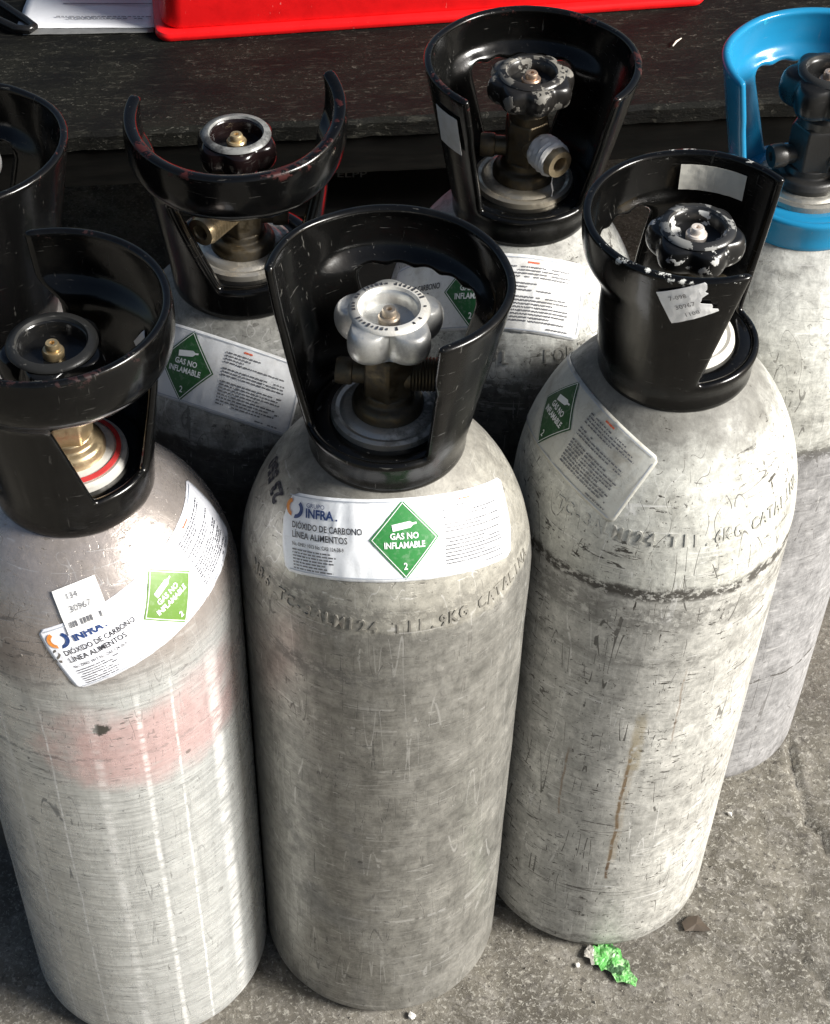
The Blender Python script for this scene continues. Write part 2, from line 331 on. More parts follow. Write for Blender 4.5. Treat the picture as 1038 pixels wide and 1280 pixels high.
# guard: plastic tulip collar with one open gap and one window under its rim band
Z_B, Z_W0, Z_W1, Z_T = .578, .607, .676, .722
def cone_r(z): return .0515 + max(0, z-.590)*(.0745-.0515)/(.712-.590)
def band_r(z):
    P = [(.57, .0512), (.600, .0530), (.64, .0585), (.676, .0630), (.682, .0665), (.688, .0730), (.700, .0752), (.714, .0752), (.722, .0738)]
    for (a, b), (c, d) in zip(P, P[1:]):
        if z <= c: return b+(d-b)*(z-a)/(c-a)
    return P[-1][1]
def guard(parent, mat, gap, gapb, win, wtop=44, wbot=26, over=8, allband=False, grips=True, wz1=Z_W1, rise=(0, 0), belly=1.0, thick=.0058):
    zr = sorted(set([.578, .584, .590, .597, .603, Z_W0]+[round(Z_W0+(wz1-Z_W0)*i/11, 5) for i in range(12)]+[wz1+.005, wz1+.011, wz1+.017, .702, .708, .714, .719, .722]))
    zr = [z for i, z in enumerate(zr)]
    while win < gap[1]: win += 360
    nA, nB, nC, nD = 16, 22, 16, 26; N = nA+nB+nC+nD; vs = []; fs = []
    def lerp(a, b, t): return a+(b-a)*max(0, min(1, t))
    for z in zr:
        t = (z-Z_W0)/(Z_T-Z_W0); g0 = lerp(gapb[0], gap[0], t); g1 = lerp(gapb[1], gap[1], t)
        ov = over*max(0, min(1, (z-wz1)/.008))
        e0 = g1-ov; e1 = g0+360+ov
        tw = (z-Z_W0)/(wz1-Z_W0); hw = lerp(wbot, wtop, tw); w0, w1 = win-hw, win+hw
        az = [lerp(e0, w0, i/nA) for i in range(nA)]+[lerp(w0, w1, i/nB) for i in range(nB)]+[lerp(w1, e1, i/nC) for i in range(nC)]+[lerp(e1, e0+360, i/nD) for i in range(nD)]
        for i, a in enumerate(az):
            dwin = abs((a-win+180) % 360-180); wgt = 1 if allband else 1-max(0, min(1, (dwin-wtop-4)/34))
            wgt = wgt*wgt*(3-2*wgt); r = band_r(z)*wgt+cone_r(z)*(1-wgt)
            zz = z
            if abs(z-wz1) < 1e-6 and nA < i < nA+nB and grips: zz = z+.0035*abs(math.sin((i-nA)/nB*PI*5))
            r = r*1.0; wgt_ = wgt*belly; r = (band_r(z)*wgt_+cone_r(z)*(1-wgt_))*(1-(1-GS)*(z-Z_B)/(Z_T-Z_B))
            zz += DZ*(1-max(0, min(1, (z-Z_B)/(Z_T-Z_B))))
            if i <= nA+nB+nC and z > wz1-.001:
                fr = (a-e0)/(e1-e0); up = rise[0]*max(0, 1-fr/.36)**1.3+rise[1]*max(0, (fr-.64)/.36)**1.3; zz += up
            vs.append((r*math.sin(rad(a)), -r*math.cos(rad(a)), zz))
    for j in range(len(zr)-1):
        za, zb = zr[j], zr[j+1]; mid = (za+zb)/2
        for i in range(N):
            if nA <= i < nA+nB and Z_W0 < mid < wz1: continue
            if i >= nA+nB+nC and mid > Z_W0: continue
            i2 = (i+1) % N; fs.append((j*N+i, j*N+i2, (j+1)*N+i2, (j+1)*N+i))
    used = sorted({i for f in fs for i in f}); mp = {u: k for k, u in enumerate(used)}
    o = mesh('guard', [vs[u] for u in used], [tuple(mp[i] for i in f) for f in fs], mat, parent, 0)
    so_ = o.modifiers.new('wall', 'SOLIDIFY'); so_.thickness = thick; so_.offset = -1; so_.use_even_offset = False
    su = o.modifiers.new('round', 'SUBSURF'); su.levels = 1; su.render_levels = 1
    o.data.shade_smooth()
    fl = MB().lathe([(.049, .590), (.0492, .6005), (.047, .6025), (.040, .6018), (.0365, .6022), (.0345, .6005), (.034, .590)], 64, Matrix.Translation((0, 0, DZ)), closed=True)
    fl.build('guard_floor', mat, o, 50)
    return o
def guard_fn(az0, z0, wgt=1.0, inner=False, rot=0):
    c, q = math.cos(rad(rot)), math.sin(rad(rot))
    def fn(x, y, lift):
        x, y = x*c-y*q, x*q+y*c; z = z0+y*.96; r = (band_r(z)*wgt+cone_r(z)*(1-wgt))*(1-(1-GS)*(z-Z_B)/(Z_T-Z_B)); s = -1 if inner else 1
        if inner: r -= .0058
        a = rad(az0)+s*x/r; r += s*lift
        return (r*math.sin(a), -r*math.cos(a), z)
    return fn
def sticker(parent, fn, w_, h_, mat, lift=.0006, n=14, name='sticker', torn=0, seed=0):
    rnd = random.Random(seed); vs = []; fs = []; m = n+1
    te = [rnd.uniform(0, 1) for _ in range(m)]
    for j in range(m):
        for i in range(m):
            x = (i/n-.5)*w_; y = (j/n-.5)*h_
            if torn and i > n*.65:
                lim = w_/2-torn*te[j]*w_*.5-torn*w_*.6*max(0, .5-abs(j/n-.35)*1.3); x = min(x, lim-(n-i)*.0002)
            vs.append(fn(x, y, lift+.00025*mnoise.noise(Vector((x*220, y*220, seed)))))
    for j in range(n):
        for i in range(n): fs.append((j*m+i, j*m+i+1, (j+1)*m+i+1, (j+1)*m+i))
    o = mesh(name, vs, fs, mat, parent, 0); so_ = o.modifiers.new('thick', 'SOLIDIFY'); so_.thickness = .00025; so_.offset = -1
    return o

LW, LH = .182, .0505
def big_label(parent, fn, mats, seed=0, logo=True, torn_left=0, wave=.0005, left=True, right=True, x_from=0.0, heading_only=False):
    """the long shoulder label: product name left, hazard diamond in the middle, safety notes right"""
    rnd = random.Random(seed+50); nx, ny = 84, 20; vs = []; fs = []; m = nx+1; rc = .004
    xl = -LW/2+x_from
    for j in range(ny+1):
        y = (j/ny-.5)*LH; dy = max(0, abs(y)-(LH/2-rc)); ins = rc-math.sqrt(max(0, rc*rc-dy*dy))
        tl = torn_left*max(0, (y/LH-.15))*1.6*(1+.5*rnd.random()) if torn_left else 0
        for i in range(m):
            x = xl+tl+ins+(LW/2-ins-xl-tl-ins)*i/nx
            lf = .0005+wave*(mnoise.noise(Vector((x*130, y*60, seed)))+.5*mnoise.noise(Vector((x*300, y*220, seed+3))))
            # lifted folds across the strip
            for fx in fold_x[seed % 3]: lf += .0006*math.exp(-((x-fx-y*.25)/.0009)**2)
            vs.append(fn(x, y, max(.0003, lf)))
    for j in range(ny):
        for i in range(nx): fs.append((j*m+i, j*m+i+1, (j+1)*m+i+1, (j+1)*m+i))
    lab = mesh('label', vs, fs, mats['paper'], parent, 0); lab.data.shade_smooth()
    so_ = lab.modifiers.new('thick', 'SOLIDIFY'); so_.thickness = .0002; so_.offset = -1
    A = .0010; B = .0013
    # thin grey frame line round the edge
    fr = Sheet(fn, A); e = .0018; t = .0007; n = 60
    for y in (-LH/2+e, LH/2-e-t):
        for i in range(n):
            xa = xl+.005+(LW/2-.005-xl-.005)*i/n; xb = xl+.005+(LW/2-.005-xl-.005)*(i+1)/n; fr.quad(xa, y, xb, y+t)
    for x in ((LW/2-e-t),) + ((xl+e,) if not torn_left else ()):
        for i in range(14): fr.quad(x, -LH/2+.005+(LH-.01)*i/14, x+t, -LH/2+.005+(LH-.01)*(i+1)/14)
    fr.build('label_border', mats['border'], lab)
    # hazard diamond
    dm = Sheet(fn, A); dm.diamond(0, 0, .0240); dm.build('hazard_diamond', mats['green'], lab)
    dw = Sheet(fn, B)
    r1, r2 = .0226, .0219
    for k in range(4):
        a, b = (k*90), (k*90+90)
        P = lambda r, an: (r*math.cos(rad(an)), r*math.sin(rad(an)))
        for q in range(6):
            u, v = q/6, (q+1)/6
            L2 = lambda r, s_: (P(r, a)[0]*(1-s_)+P(r, b)[0]*s_, P(r, a)[1]*(1-s_)+P(r, b)[1]*s_)
            dw.poly([L2(r2, u), L2(r1, u), L2(r1, v), L2(r2, v)])
    c, q = math.cos(rad(9)), math.sin(rad(9))
    def cyl(pts): dw.poly([(x*c-y*q-.0003, x*q+y*c+.0082) for x, y in pts])
    cyl([(-.0078, -.0020), (.0045, -.0020), (.0062, -.0010), (.0062, .0010), (.0045, .0020), (-.0078, .0020)])
    cyl([(.0062, -.0006), (.0092, -.0006), (.0092, .0006), (.0062, .0006)]); 
    dw.text('GAS NO', 0, .0004, .0052, .028, 'CENTER', width=1.02); dw.text('INFLAMABLE', 0, -.0050, .0052, .028, 'CENTER', width=.96)
    dw.text('2', 0, -.0178, .0058, .02, 'CENTER'); dw.build('diamond_lettering', mats['white'], lab)
    ink = Sheet(fn, A); g2 = Sheet(fn, A); g3 = Sheet(fn, A)
    if left:
        x0 = -.082
        if logo:
            lo = Sheet(fn, A); lo.text('GRUPO', -.0700, .0170, .0040, .0, width=1.1); lo.text('INFRA', -.0705, .0108, .0078, .035, width=1.0); lo.text('.', -.0470, .0108, .0065, .03)
            lo.poly([(-.0800+.0075*math.cos(rad(a))*r, .0150+.0062*math.sin(rad(a))*r) for r, rg_ in ((1, range(-95, 60, 12)), (.62, range(48, -96, -12))) for a in rg_]); lo.build('logo_blue', mats['blue'], lab)
            lr = Sheet(fn, A); lr.poly([(-.0808+.0072*math.cos(rad(a))*r, .0155+.0060*math.sin(rad(a))*r) for r, rg_ in ((1, range(110, 255, 12)), (.60, range(243, 109, -12))) for a in rg_]); lr.build('logo_orange', mats['orange'], lab)
        ink.text('DI\u00d3XIDO DE CARBONO', x0, .0030, .0056, .014, width=.86); ink.text('L\u00cdNEA ALIMENTOS', x0, -.0028, .0056, .014, width=.92)
        ink.text('No. ONU: 1013 No. CAS: 124-38-9', x0, -.0078, .0033, .012, width=.82)
        for r in range(7): g2.dashes(x0, x0+.034-rnd.random()*.010, -.0106-r*.0019, .00085, rnd, fill=.97)
    if right:
        rd = Sheet(fn, A); rd.dashes(.043, .052, .0196, .0012, rnd, .002, .004, .0003); rd.build('red_heading', mats['red'], lab)
        for r in range(17):
            y = .0165-r*.00215
            ex = (.046, .060, .079, .079, .054, .079, .070)[(r*3+seed*2) % 7] if r < 7 else (.079 if (r+seed) % 4 else .066)
            if r in (4, 8): continue
            g3.dashes(.0295, ex-rnd.random()*.004, y, .0009, rnd, fill=.98)
        g3.dashes(.062, .080, -.0215, .0008, rnd)
    if ink.v: ink.build('label_lettering', mats['ink'], lab)
    if g2.v: g2.build('label_small_print', mats['grey'], lab)
    if g3.v: g3.build('safety_notes', mats['grey'], lab)
    return lab
fold_x = [(.046, -.021, .03), (-.034, .062), (.05, -.05, .02)]

def handwheel(parent, zc, r, n, depth, h, mat, hubmat, nutmat, phase=0, ringmat=None, power=.7, recess=.62, lobe_from=.55, ticks=None):
    M = Matrix.Translation((0, 0, zc))
    def lobe(rr, hh, a):
        s_ = rr/r; s_ = min(1, max(0, (s_-lobe_from)/(.95-lobe_from))); s_ = s_*s_*(3-2*s_)
        c = .5+.5*math.cos(n*(a-rad(phase))); return rr*(1-depth*s_*(1-c**power))
    pr = []
    pr += [(.004, -h*.5), (r*.45, -h*.5), (r*.80, -h*.46)]
    for e in range(-70, 91, 20): pr.append((r*.86+r*.14*math.cos(rad(e)), h*.5*math.sin(rad(e))*.96))
    pr += [(r*.76, h*.50), (r*.68, h*.56), (r*(recess+.02), h*.60), (r*(recess-.02), h*.58), (r*(recess-.06), h*.50), (r*(recess-.10), h*.15), (r*.26, h*.10), (.004, h*.12)]
    hw = MB().lathe(pr, n*24, M, lobe).build('handwheel', mat, parent, 50)
    if ringmat is not None:
        MB().lathe([(r*(recess-.03), h*.57), (r*(recess+.0), h*.66), (r*(recess+.14), h*.63), (r*(recess+.17), h*.53)], 60, M, closed=True).build('wheel_ring', ringmat, hw, 60)
    if ticks is not None:
        tk = MB(); rnd = random.Random(4)
        for i in range(46):
            a = 2*PI*i/46
            if rnd.random() < .2: continue
            rm = r*(recess+.075); Mt = M @ Matrix.Rotation(a, 4, 'Z') @ Matrix.Translation((rm, 0, h*.665))
            tk.box((0, 0, 0), (r*rnd.uniform(.04, .09), r*rnd.uniform(.02, .05), .0003), Mt)
        tk.build('ring_marking', ticks, hw, 0)
    nut = MB().lathe([(.0012, h*.1), (.0066, h*.1), (.0068, h*.28), (.006, h*.34), (.0045, h*.35), (.0044, h*.50), (.0038, h*.56), (.0018, h*.56), (.0014, h*.44), (.0006, h*.44)], 28, M)
    nut.build('spindle_nut', nutmat, hw, 35)
    return hw
def thread_prof(r, h0, h1, n=9, d=.0008):
    p = []
    for i in range(n):
        a = h0+(h1-h0)*i/n; b = h0+(h1-h0)*(i+.5)/n; p += [(r-d, a), (r, b)]
    return p+[(r-d, h1)]
def valve(parent, mat, ring_mat, out_az, plug_az=None, ztop=.680, thread=True, out_len=.037, nut_mat=None, bore=None, stem_mat=None, big=False, out_z=.640):
    k = 1.12 if big else 1; ZM = Matrix.Translation((0, 0, DZ)); ztop_ = ztop-DZ
    fl = MB().lathe([(.010, .594), (.0365, .594), (.0368, .603), (.0362, .6060), (.0335, .6072), (.0310, .6064), (.0295, .6076), (.0275, .6088), (.010, .6088)], 72, ZM).build('neck_ring', ring_mat, parent, 40)
    body = MB()
    body.lathe([(.008, .604), (.0225*k, .604), (.0232*k, .6125), (.0215*k, .6165), (.0185*k, .6180), (.0168*k, .6185), (.0160*k, .6240), (.008, .6240)], 48, ZM)
    s = 8; M = Matrix.Rotation(rad(out_az), 4, 'Z')
    body.lathe([(.008, .621), (.0158*k, .6215), (.0170*k, .6235), (.0170*k, .6530), (.0156*k, .6560), (.008, .6565)], 6, ZM @ M @ Matrix.Rotation(rad(30), 4, 'Z'))
    b = body.build('valve_body', mat, parent, 30, .0012)
    st = MB().lathe([(.006, .655+DZ*.5), (.0135*k, .655+DZ), (.0138*k, .662+DZ), (.0122*k, .664+DZ), (.0122*k, ztop-.008), (.0108*k, ztop-.006), (.0108*k, ztop+.002), (.005, ztop+.002)], 36)
    st.build('bonnet', stem_mat or mat, b, 35)
    Mo = axis_M(out_az, out_z+DZ*.6)
    ou = MB()
    pr = [(.003, .005), (.0112, .005), (.0112, .014)]
    pr += thread_prof(.0112, .015, out_len-.003) if thread else [(.0112, .016), (.0108, out_len-.003)]
    pr += [(.0100, out_len), (.0058, out_len), (.0052, out_len-.001), (.0050, out_len-.012), (.001, out_len-.012)]
    ou.lathe(pr, 36, Mo); ou.build('outlet', nut_mat or mat, b, 28)
    if plug_az is not None:
        Mp = axis_M(plug_az, .637+DZ*.7); pl = MB()
        pl.lathe([(.002, .008), (.0072, .008), (.0072, .022), (.0082, .0225), (.0088, .024), (.0088, .031), (.0080, .033), (.0034, .033), (.0030, .031), (.001, .031)], 28, Mp)
        pl.build('safety_plug', mat, b, 30)
    return b

# ------------------------------------------------------------------ materials
BLK = (.002, .002, .002)
paperA = lambda s, d=.25, c=(.80, .81, .83): paper_mat('label_paper', c, d, s)
ink = print_mat('black_ink', (.03, .03, .035), .15); grey = print_mat('small_print', (.13, .13, .14), .25); whitep = print_mat('white_print', (.82, .84, .82), .1)
red_i = print_mat('red_print', (.65, .12, .05), .3); blue_i = print_mat('blue_print', (.02, .05, .17), .1); or_i = print_mat('orange_print', (.75, .27, .05), .2)
bord = print_mat('border_print', (.42, .45, .50), .3)
def lm(s, dirt=.2, gr=(.012, .115, .030), c=(.80, .81, .83)):
    return dict(paper=paperA(s, dirt, c), ink=ink, grey=grey, white=whitep, red=red_i, blue=blue_i, orange=or_i, border=bord, green=print_mat('green_print', gr, .12, s))
brass_dk = metal_mat('aged_brass', (.11, .088, .055), (.03, .026, .02), .38, .75, seed=1)
brass = metal_mat('bright_brass', (.62, .47, .26), (.10, .07, .04), .28, .35, 2)
brass_gold = metal_mat('gold_brass', (.46, .36, .22), (.13, .10, .06), .30, .4, 3)
ring_worn = metal_mat('worn_neck_ring', (.50, .47, .41), (.085, .075, .058), .36, .9, 4, .8, 95)
ring_pale = metal_mat('pale_neck_ring', (.66, .64, .59), (.25, .23, .19), .45, .5, 5, .4)
alu_cast = metal_mat('cast_aluminium', (.60, .60, .575), (.20, .19, .17), .36, .5, 6, .75)
nut_m = metal_mat('spindle_metal', (.60, .55, .47), (.18, .15, .12), .35, .45, 7)
blk_valve = metal_mat('blackened_valve', (.035, .034, .032), (.012, .011, .010), .33, .5, 8, .3)

def cylinder(x, y, label, group='carbon dioxide cylinders standing in a cluster'):
    global HS, DZ
    DZ = {'M': .010, 'R': .020, 'L': -.006, 'U': .008, 'T': .019, 'B': .017, 'K': 0.}[next(q for q in CYL if CYL[q] == (x, y))]; HS = .12+DZ/.862
    e = bpy.data.objects.new('gas_cylinder', None); COL.objects.link(e); e.location = (x, y, 0); e.empty_display_size = .1
    e['label'] = label; e['category'] = 'gas cylinder'; e['group'] = group; return e
def body(e, mat, seed):
    vs, fs = body_mesh(seed); o = mesh('body', vs, fs, mat, e, 30); return o
def stamp(bodyo, mat, st, az, z, size=.0105, spacing=1.12, lift=.0005):
    """letters struck one by one: each a little off line, unevenly deep"""
    from collections import Counter
    fn = lat_fn(az, z); rnd = random.Random(len(st)+int(az)); pitch = size*.66*spacing; vs = []; fs = []
    for i, ch in enumerate(st+' '):
        if ch == ' ':
            if vs: o_ = mesh('stamped_lettering', vs, fs, mat, bodyo, 30); vs = []; fs = []
            continue
        v, f = text2d(ch, size, .016, 'CENTER', .92); x0 = (i-(len(st)-1)/2)*pitch+rnd.uniform(-.0004, .0004); y0 = rnd.uniform(-.0006, .0006); q = rnd.uniform(-.07, .07); lf = .0003+lift*rnd.uniform(.6, 1.2)
        n = len(v); o = len(vs); w_ = [(x0+a-b*q, y0+b+a*q) for a, b in v]
        vs += [fn(a, b, lf) for a, b in w_]+[fn(a, b, -.0006) for a, b in w_]; fs += [tuple(t+o for t in p) for p in f]
        cnt = Counter((p[t], p[(t+1) % len(p)]) for p in f for t in range(len(p)))
        fs += [(b+o, a+o, a+n+o, b+n+o) for (a, b) in cnt if (b, a) not in cnt]
    return o_
def stamp_mat(c, metal=.4, seed=0):
    k = NT('stamped_metal'); f = k.noise(130, 5, .7, (seed, 0, 0)); return k.out(k.mix(k.step(f, .42, .62), c, g(.62, c)), .4, metal, k.bump(f, .3, .0006))

# ------------------------------------------------------------------ ground
def nonuni(a, b, lo, hi, fine, coarse):
    mid = list(np.arange(a, b+fine/2, fine)); left = []; v = a; st = fine
    while v > lo: st *= coarse; v -= st; left.append(v)
    right = []; v = mid[-1]; st = fine
    while v < hi: st *= coarse; v += st; right.append(v)
    return np.array(left[::-1]+mid+right)
CRACK = [(.425, 1.16), (.419, 1.03), (.412, .985), (.4165, .941), (.4185, .905), (.432, .872), (.447, .80), (.50, .70)]
CRACK2 = [(.392, .765), (.399, .742), (.408, .722), (.43, .66)]
def seg_d(px, py, path):
    best = np.full(px.shape, 9.); side = np.zeros(px.shape)
    for (ax_, ay_), (bx, by) in zip(path, path[1:]):
        dx, dy = bx-ax_, by-ay_; t = np.clip(((px-ax_)*dx+(py-ay_)*dy)/(dx*dx+dy*dy), 0, 1)
        d = np.hypot(px-ax_-t*dx, py-ay_-t*dy); m = d < best; best = np.where(m, d, best); side = np.where(m, np.sign((px-ax_)*dy-(py-ay_)*dx), side)
    return best, side
xs = nonuni(-.34, .50, -40, 40, .0045, 1.22); ys = nonuni(.66, 1.10, -40, 60, .0045, 1.22)
GX, GY = np.meshgrid(xs, ys)
Z = np.zeros(GX.shape)
near = (np.abs(GX-.1) < 1.2) & (np.abs(GY-.9) < 1.2)
for j in range(GX.shape[0]):
    for i in range(GX.shape[1]):
        if near[j, i]:
            p = Vector((GX[j, i], GY[j, i], 0)); Z[j, i] = .0016*mnoise.noise(p*14)+.0007*mnoise.noise(p*55)+.0005*mnoise.noise(p*150)
wob = np.array([[mnoise.noise(Vector((GX[j, i]*60, GY[j, i]*60, 5)))*.006 if near[j, i] else 0 for i in range(GX.shape[1])] for j in range(GX.shape[0])])
d, sd_ = seg_d(GX+wob, GY+wob*.5, CRACK); Z -= .006*np.exp(-(d/.0042)**2)*near; Z += np.where(sd_ > 0, .0022, 0)*np.exp(-(d/.05)**2)*near
d2, s2 = seg_d(GX+wob, GY+wob*.5, CRACK2); Z -= .004*np.exp(-(d2/.0035)**2)*near
# ground flat under the cylinders' feet
CYL = dict(M=(.0137, .8087), R=(.2075, .8733), L=(-.1887, .7839), T=(.115, 1.0515), U=(-.088, .981), K=(-.271, .950), B=(.323, 1.050))
for c in CYL.values():
    dd = np.hypot(GX-c[0], GY-c[1]); Z = np.where(dd < .112, Z*np.clip((dd-.100)/.012, 0, 1)-.0002, Z)
ny_, nx_ = GX.shape
k = NT('worn_concrete')
b1 = k.noise(11, 8, .68, dist=.4); b2 = k.noise(55, 8, .76, dist=.8); b3 = k.noise(230, 6, .8, dist=.6); b4 = k.noise(3, 3, .5, (4, 2, 0))
col = k.mix(k.step(b1, .35, .68), (.070, .062, .047), (.205, .188, .152)); col = k.mix(k.math('MULTIPLY', k.step(b2, .45, .7), .5), col, (.38, .36, .33))
col = k.mix(k.math('MULTIPLY', k.step(b2, .56, .40), 1), col, col) if 0 else col
col = k.mix(k.math('MULTIPLY', k.step(b3, .54, .60), .6), col, (.52, .50, .44)); col = k.mix(k.math('MULTIPLY', k.step(k.noise(150, 5, .75, (5, 5, 5)), .55, .60), .75), col, (.055, .048, .040))
# worm-like pale traces and pits of a floated surface
v1 = k.n('ShaderNodeTexVoronoi', feature='DISTANCE_TO_EDGE'); k.put(v1.inputs['Vector'], k.map((95, 95, 95))); v1.inputs['Scale'].default_value = 1
col = k.mix(k.math('MULTIPLY', k.math('SUBTRACT', 1, k.step(v1.outputs['Distance'], .0, .05)), k.math('MULTIPLY', k.step(b2, .5, .6), .25)), col, (.09, .08, .065))
col = k.mix(k.math('MULTIPLY', k.step(b4, .42, .62), .35), col, (.12, .108, .092))
# oily stain blotch
st_ = k.n('ShaderNodeVectorMath', operation='DISTANCE'); k.put(st_.inputs[0], k.co); st_.inputs[1].default_value = (.297, .794, 0)
sm_ = k.math('SUBTRACT', 1, k.step(k.math('ADD', st_.outputs['Value'], k.math('MULTIPLY', k.math('SUBTRACT', b2, .5), .03)), .008, .0125))
col = k.mix(k.math('MULTIPLY', sm_, .75), col, (.045, .036, .026))
gm = k.out(col, k.math('SUBTRACT', .80, k.math('MULTIPLY', k.step(b1, .5, .8), .15)), 0, k.bump(k.math('ADD', k.math('MULTIPLY', b3, .6), b2), .8, .0022))
gv = np.stack([GX.ravel(), GY.ravel(), Z.ravel()], 1)
gf = [(j*nx_+i, j*nx_+i+1, (j+1)*nx_+i+1, (j+1)*nx_+i) for j in range(ny_-1) for i in range(nx_-1)]
go = mesh('ground', gv, gf, gm, None, 0); go.data.shade_smooth(); go['kind'] = 'structure'
go['label'] = 'worn grey concrete floor under the cylinders'

# ------------------------------------------------------------------ work bench behind the cylinders
BA = rad(5.2)
bench = bpy.data.objects.new('workbench', None); COL.objects.link(bench); bench.location = (0, 1.318, 0); bench.rotation_euler = (0, 0, BA)
bench['label'] = 'black speckled wooden workbench behind the cylinders with the red case on it'; bench['category'] = 'workbench'
k = NT('black_painted_board')
f1 = k.noise((38, 170, 150), 5, .7); f2 = k.noise((14, 26, 20), 5, .6); f3 = k.noise((130, 230, 200), 6, .8, (3, 1, 0), dist=.8); f4 = k.noise((110, 260, 150), 5, .75, (1, 8, 0), rot=(0, 0, rad(25)), dist=.6)
c = k.mix(k.step(f2, .35, .7), (.003, .003, .0027), (.008, .008, .006)); c = k.mix(k.math('MULTIPLY', k.step(f1, .55, .70), .7), c, (.034, .033, .026))
m = k.math('MULTIPLY', k.math('MAXIMUM', k.step(f3, .60, .63), k.step(f4, .61, .65)), k.step(f2, .38, .6)); c = k.mix(k.math('MULTIPLY', m, .55), c, (.12, .115, .095))
bm_ = k.out(c, k.math('ADD', .55, k.math('MULTIPLY', f2, .3)), 0, k.bump(k.math('ADD', f1, k.math('MULTIPLY', f3, .5)), .8, .0025), **{'Specular IOR Level': .12})
def slab(name, x0, x1, y0, y1, z0, z1, mat, parent, jag=.0025, nx=260, seed=0):
    """board with a chipped front edge"""
    vs = []; fs = []; rows = [(0, z0), (0, (z0+z1)/2), (0, z1-.002), (.003, z1), (.02, z1)]
    ysr = [None]*5+[.10, .25, .5, 1.0]
    P = [(y0, z0, 1), (y0, z0*.6+z1*.4, .7), (y0, z1-.004, 1), (y0+.004, z1, 1), (y0+.02, z1, 0), (y0+(y1-y0)*.3, z1, 0), (y1, z1, 0), (y1, z0, 0)]
    for i in range(nx+1):
        x = x0+(x1-x0)*i/nx; j = mnoise.noise(Vector((x*45, seed, 0)))*1.0+mnoise.noise(Vector((x*160, seed, 3)))*.6+1.2*max(0, mnoise.noise(Vector((x*22, seed, 7)))-.3)
        for (y, z, a) in P: vs.append((x, y+a*j*jag, z-(a*abs(j)*jag*.5 if z > z1-.01 and a else 0)))
    n = len(P)
    for i in range(nx):
        for q in range(n): fs.append((i*n+q, (i+1)*n+q, (i+1)*n+(q+1) % n, i*n+(q+1) % n))
    fs.append(tuple(range(n))); fs.append(tuple(nx*n+q for q in range(n))[::-1])
    return mesh(name, vs, fs, mat, parent, 35)
slab('tabletop', -1.3, 1.5, 0, .95, .482, .500, bm_, bench)
k = NT('dark_timber'); f = k.noise((8, 8, 60), 4, .6); dk = k.out(k.mix(k.step(f, .4, .7), (.003, .003, .0026), (.007, .0065, .0055)), .8, 0, k.bump(f, .4, .002), **{'Specular IOR Level': .08})
slab('tabletop_edge', -1.3, 1.5, .006, .024, .440, .4815, dk, bench, .0015, seed=5)
for lx, ly in ((-1.2, .06), (1.4, .06), (-1.2, .88), (1.4, .88)): MB().box((lx, ly, .22), (.08, .08, .439)).build('leg', dk, bench, 0, .003)
MB().box((.1, .93, .25), (2.4, .02, .46)).build('back_light_block', dk, bench, 0)  # unseen panel, added to keep skylight out from under the bench

# ------------------------------------------------------------------ cylinders
# L : bright bare aluminium, front left
L_ = cylinder(*CYL['L'], 'shiny bare aluminium cylinder with a pink tinge and tilted label, at the front left')
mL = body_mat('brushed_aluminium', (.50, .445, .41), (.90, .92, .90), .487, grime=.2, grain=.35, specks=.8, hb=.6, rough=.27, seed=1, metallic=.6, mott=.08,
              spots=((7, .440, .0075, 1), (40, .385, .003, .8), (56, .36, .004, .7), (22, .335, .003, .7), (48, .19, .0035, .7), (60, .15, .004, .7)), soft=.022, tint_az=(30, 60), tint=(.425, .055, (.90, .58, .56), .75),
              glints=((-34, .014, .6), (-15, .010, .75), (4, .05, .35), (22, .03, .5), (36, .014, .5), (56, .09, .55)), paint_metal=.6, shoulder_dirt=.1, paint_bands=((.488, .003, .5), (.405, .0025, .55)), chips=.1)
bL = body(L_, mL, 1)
gb = plastic_mat('glossy_black_guard', BLK, .13, .35, (.02, .008, .008), 0, 1, coat=.5)
guL = guard(L_, gb, (187, 305), (180, 315), 47, 43, 23, over=11, allband=True)
big_label(L_, shoulder_fn(45, 30, 12, 1.2), lm(1, .07, (.11, .215, .035), (.90, .91, .96)), 1)
wt = paper_mat('white_tag', (.86, .86, .85), .12, 3)
tg = sticker(L_, shoulder_fn(7, 37, 16), .031, .031, wt, .0013, name='price_tag')
s = Sheet(shoulder_fn(7, 37, 16), .0019); s.text('134', -.008, .007, .0058, 0); s.text('30967', -.0085, -.0015, .0062, 0); s.dashes(-.012, .012, -.011, .004, random.Random(3), .0008, .0015, .001, .7); s.build('tag_lettering', grey, tg)
stamp(bL, stamp_mat((.25, .23, .21)), '5 . 2', -19, .507, .0135, 1.4, .0003)
vL = valve(L_, brass_gold, ring_pale, -110, 150, .672, nut_mat=brass_gold)
kk = metal_mat('pale_brass', (.75, .62, .42), (.3, .2, .1), .25, .2, 9)
MB().lathe([(.0296, .6085), (.0325, .6080), (.0325, .6092), (.0296, .6098)], 60, Matrix.Translation((0, 0, DZ)), closed=True).build('red_seal_ring', flat_mat('red_rubber', (.42, .03, .03), .5), vL, 40)
mWL = plastic_mat('gloss_black_wheel', (.007, .007, .007), .14, .4, seed=5, coat=.6)
handwheel(L_, .678, .0345, 5, .24, .022, mWL, None, brass, phase=68, recess=.64, ringmat=plastic_mat('grey_rubbed_ring', (.022, .022, .021), .3, 1.0, seed=8, dust=1))
sticker(guL, guard_fn(118, .668, 1, True, 55), .020, .010, wt, name='paper_scrap')

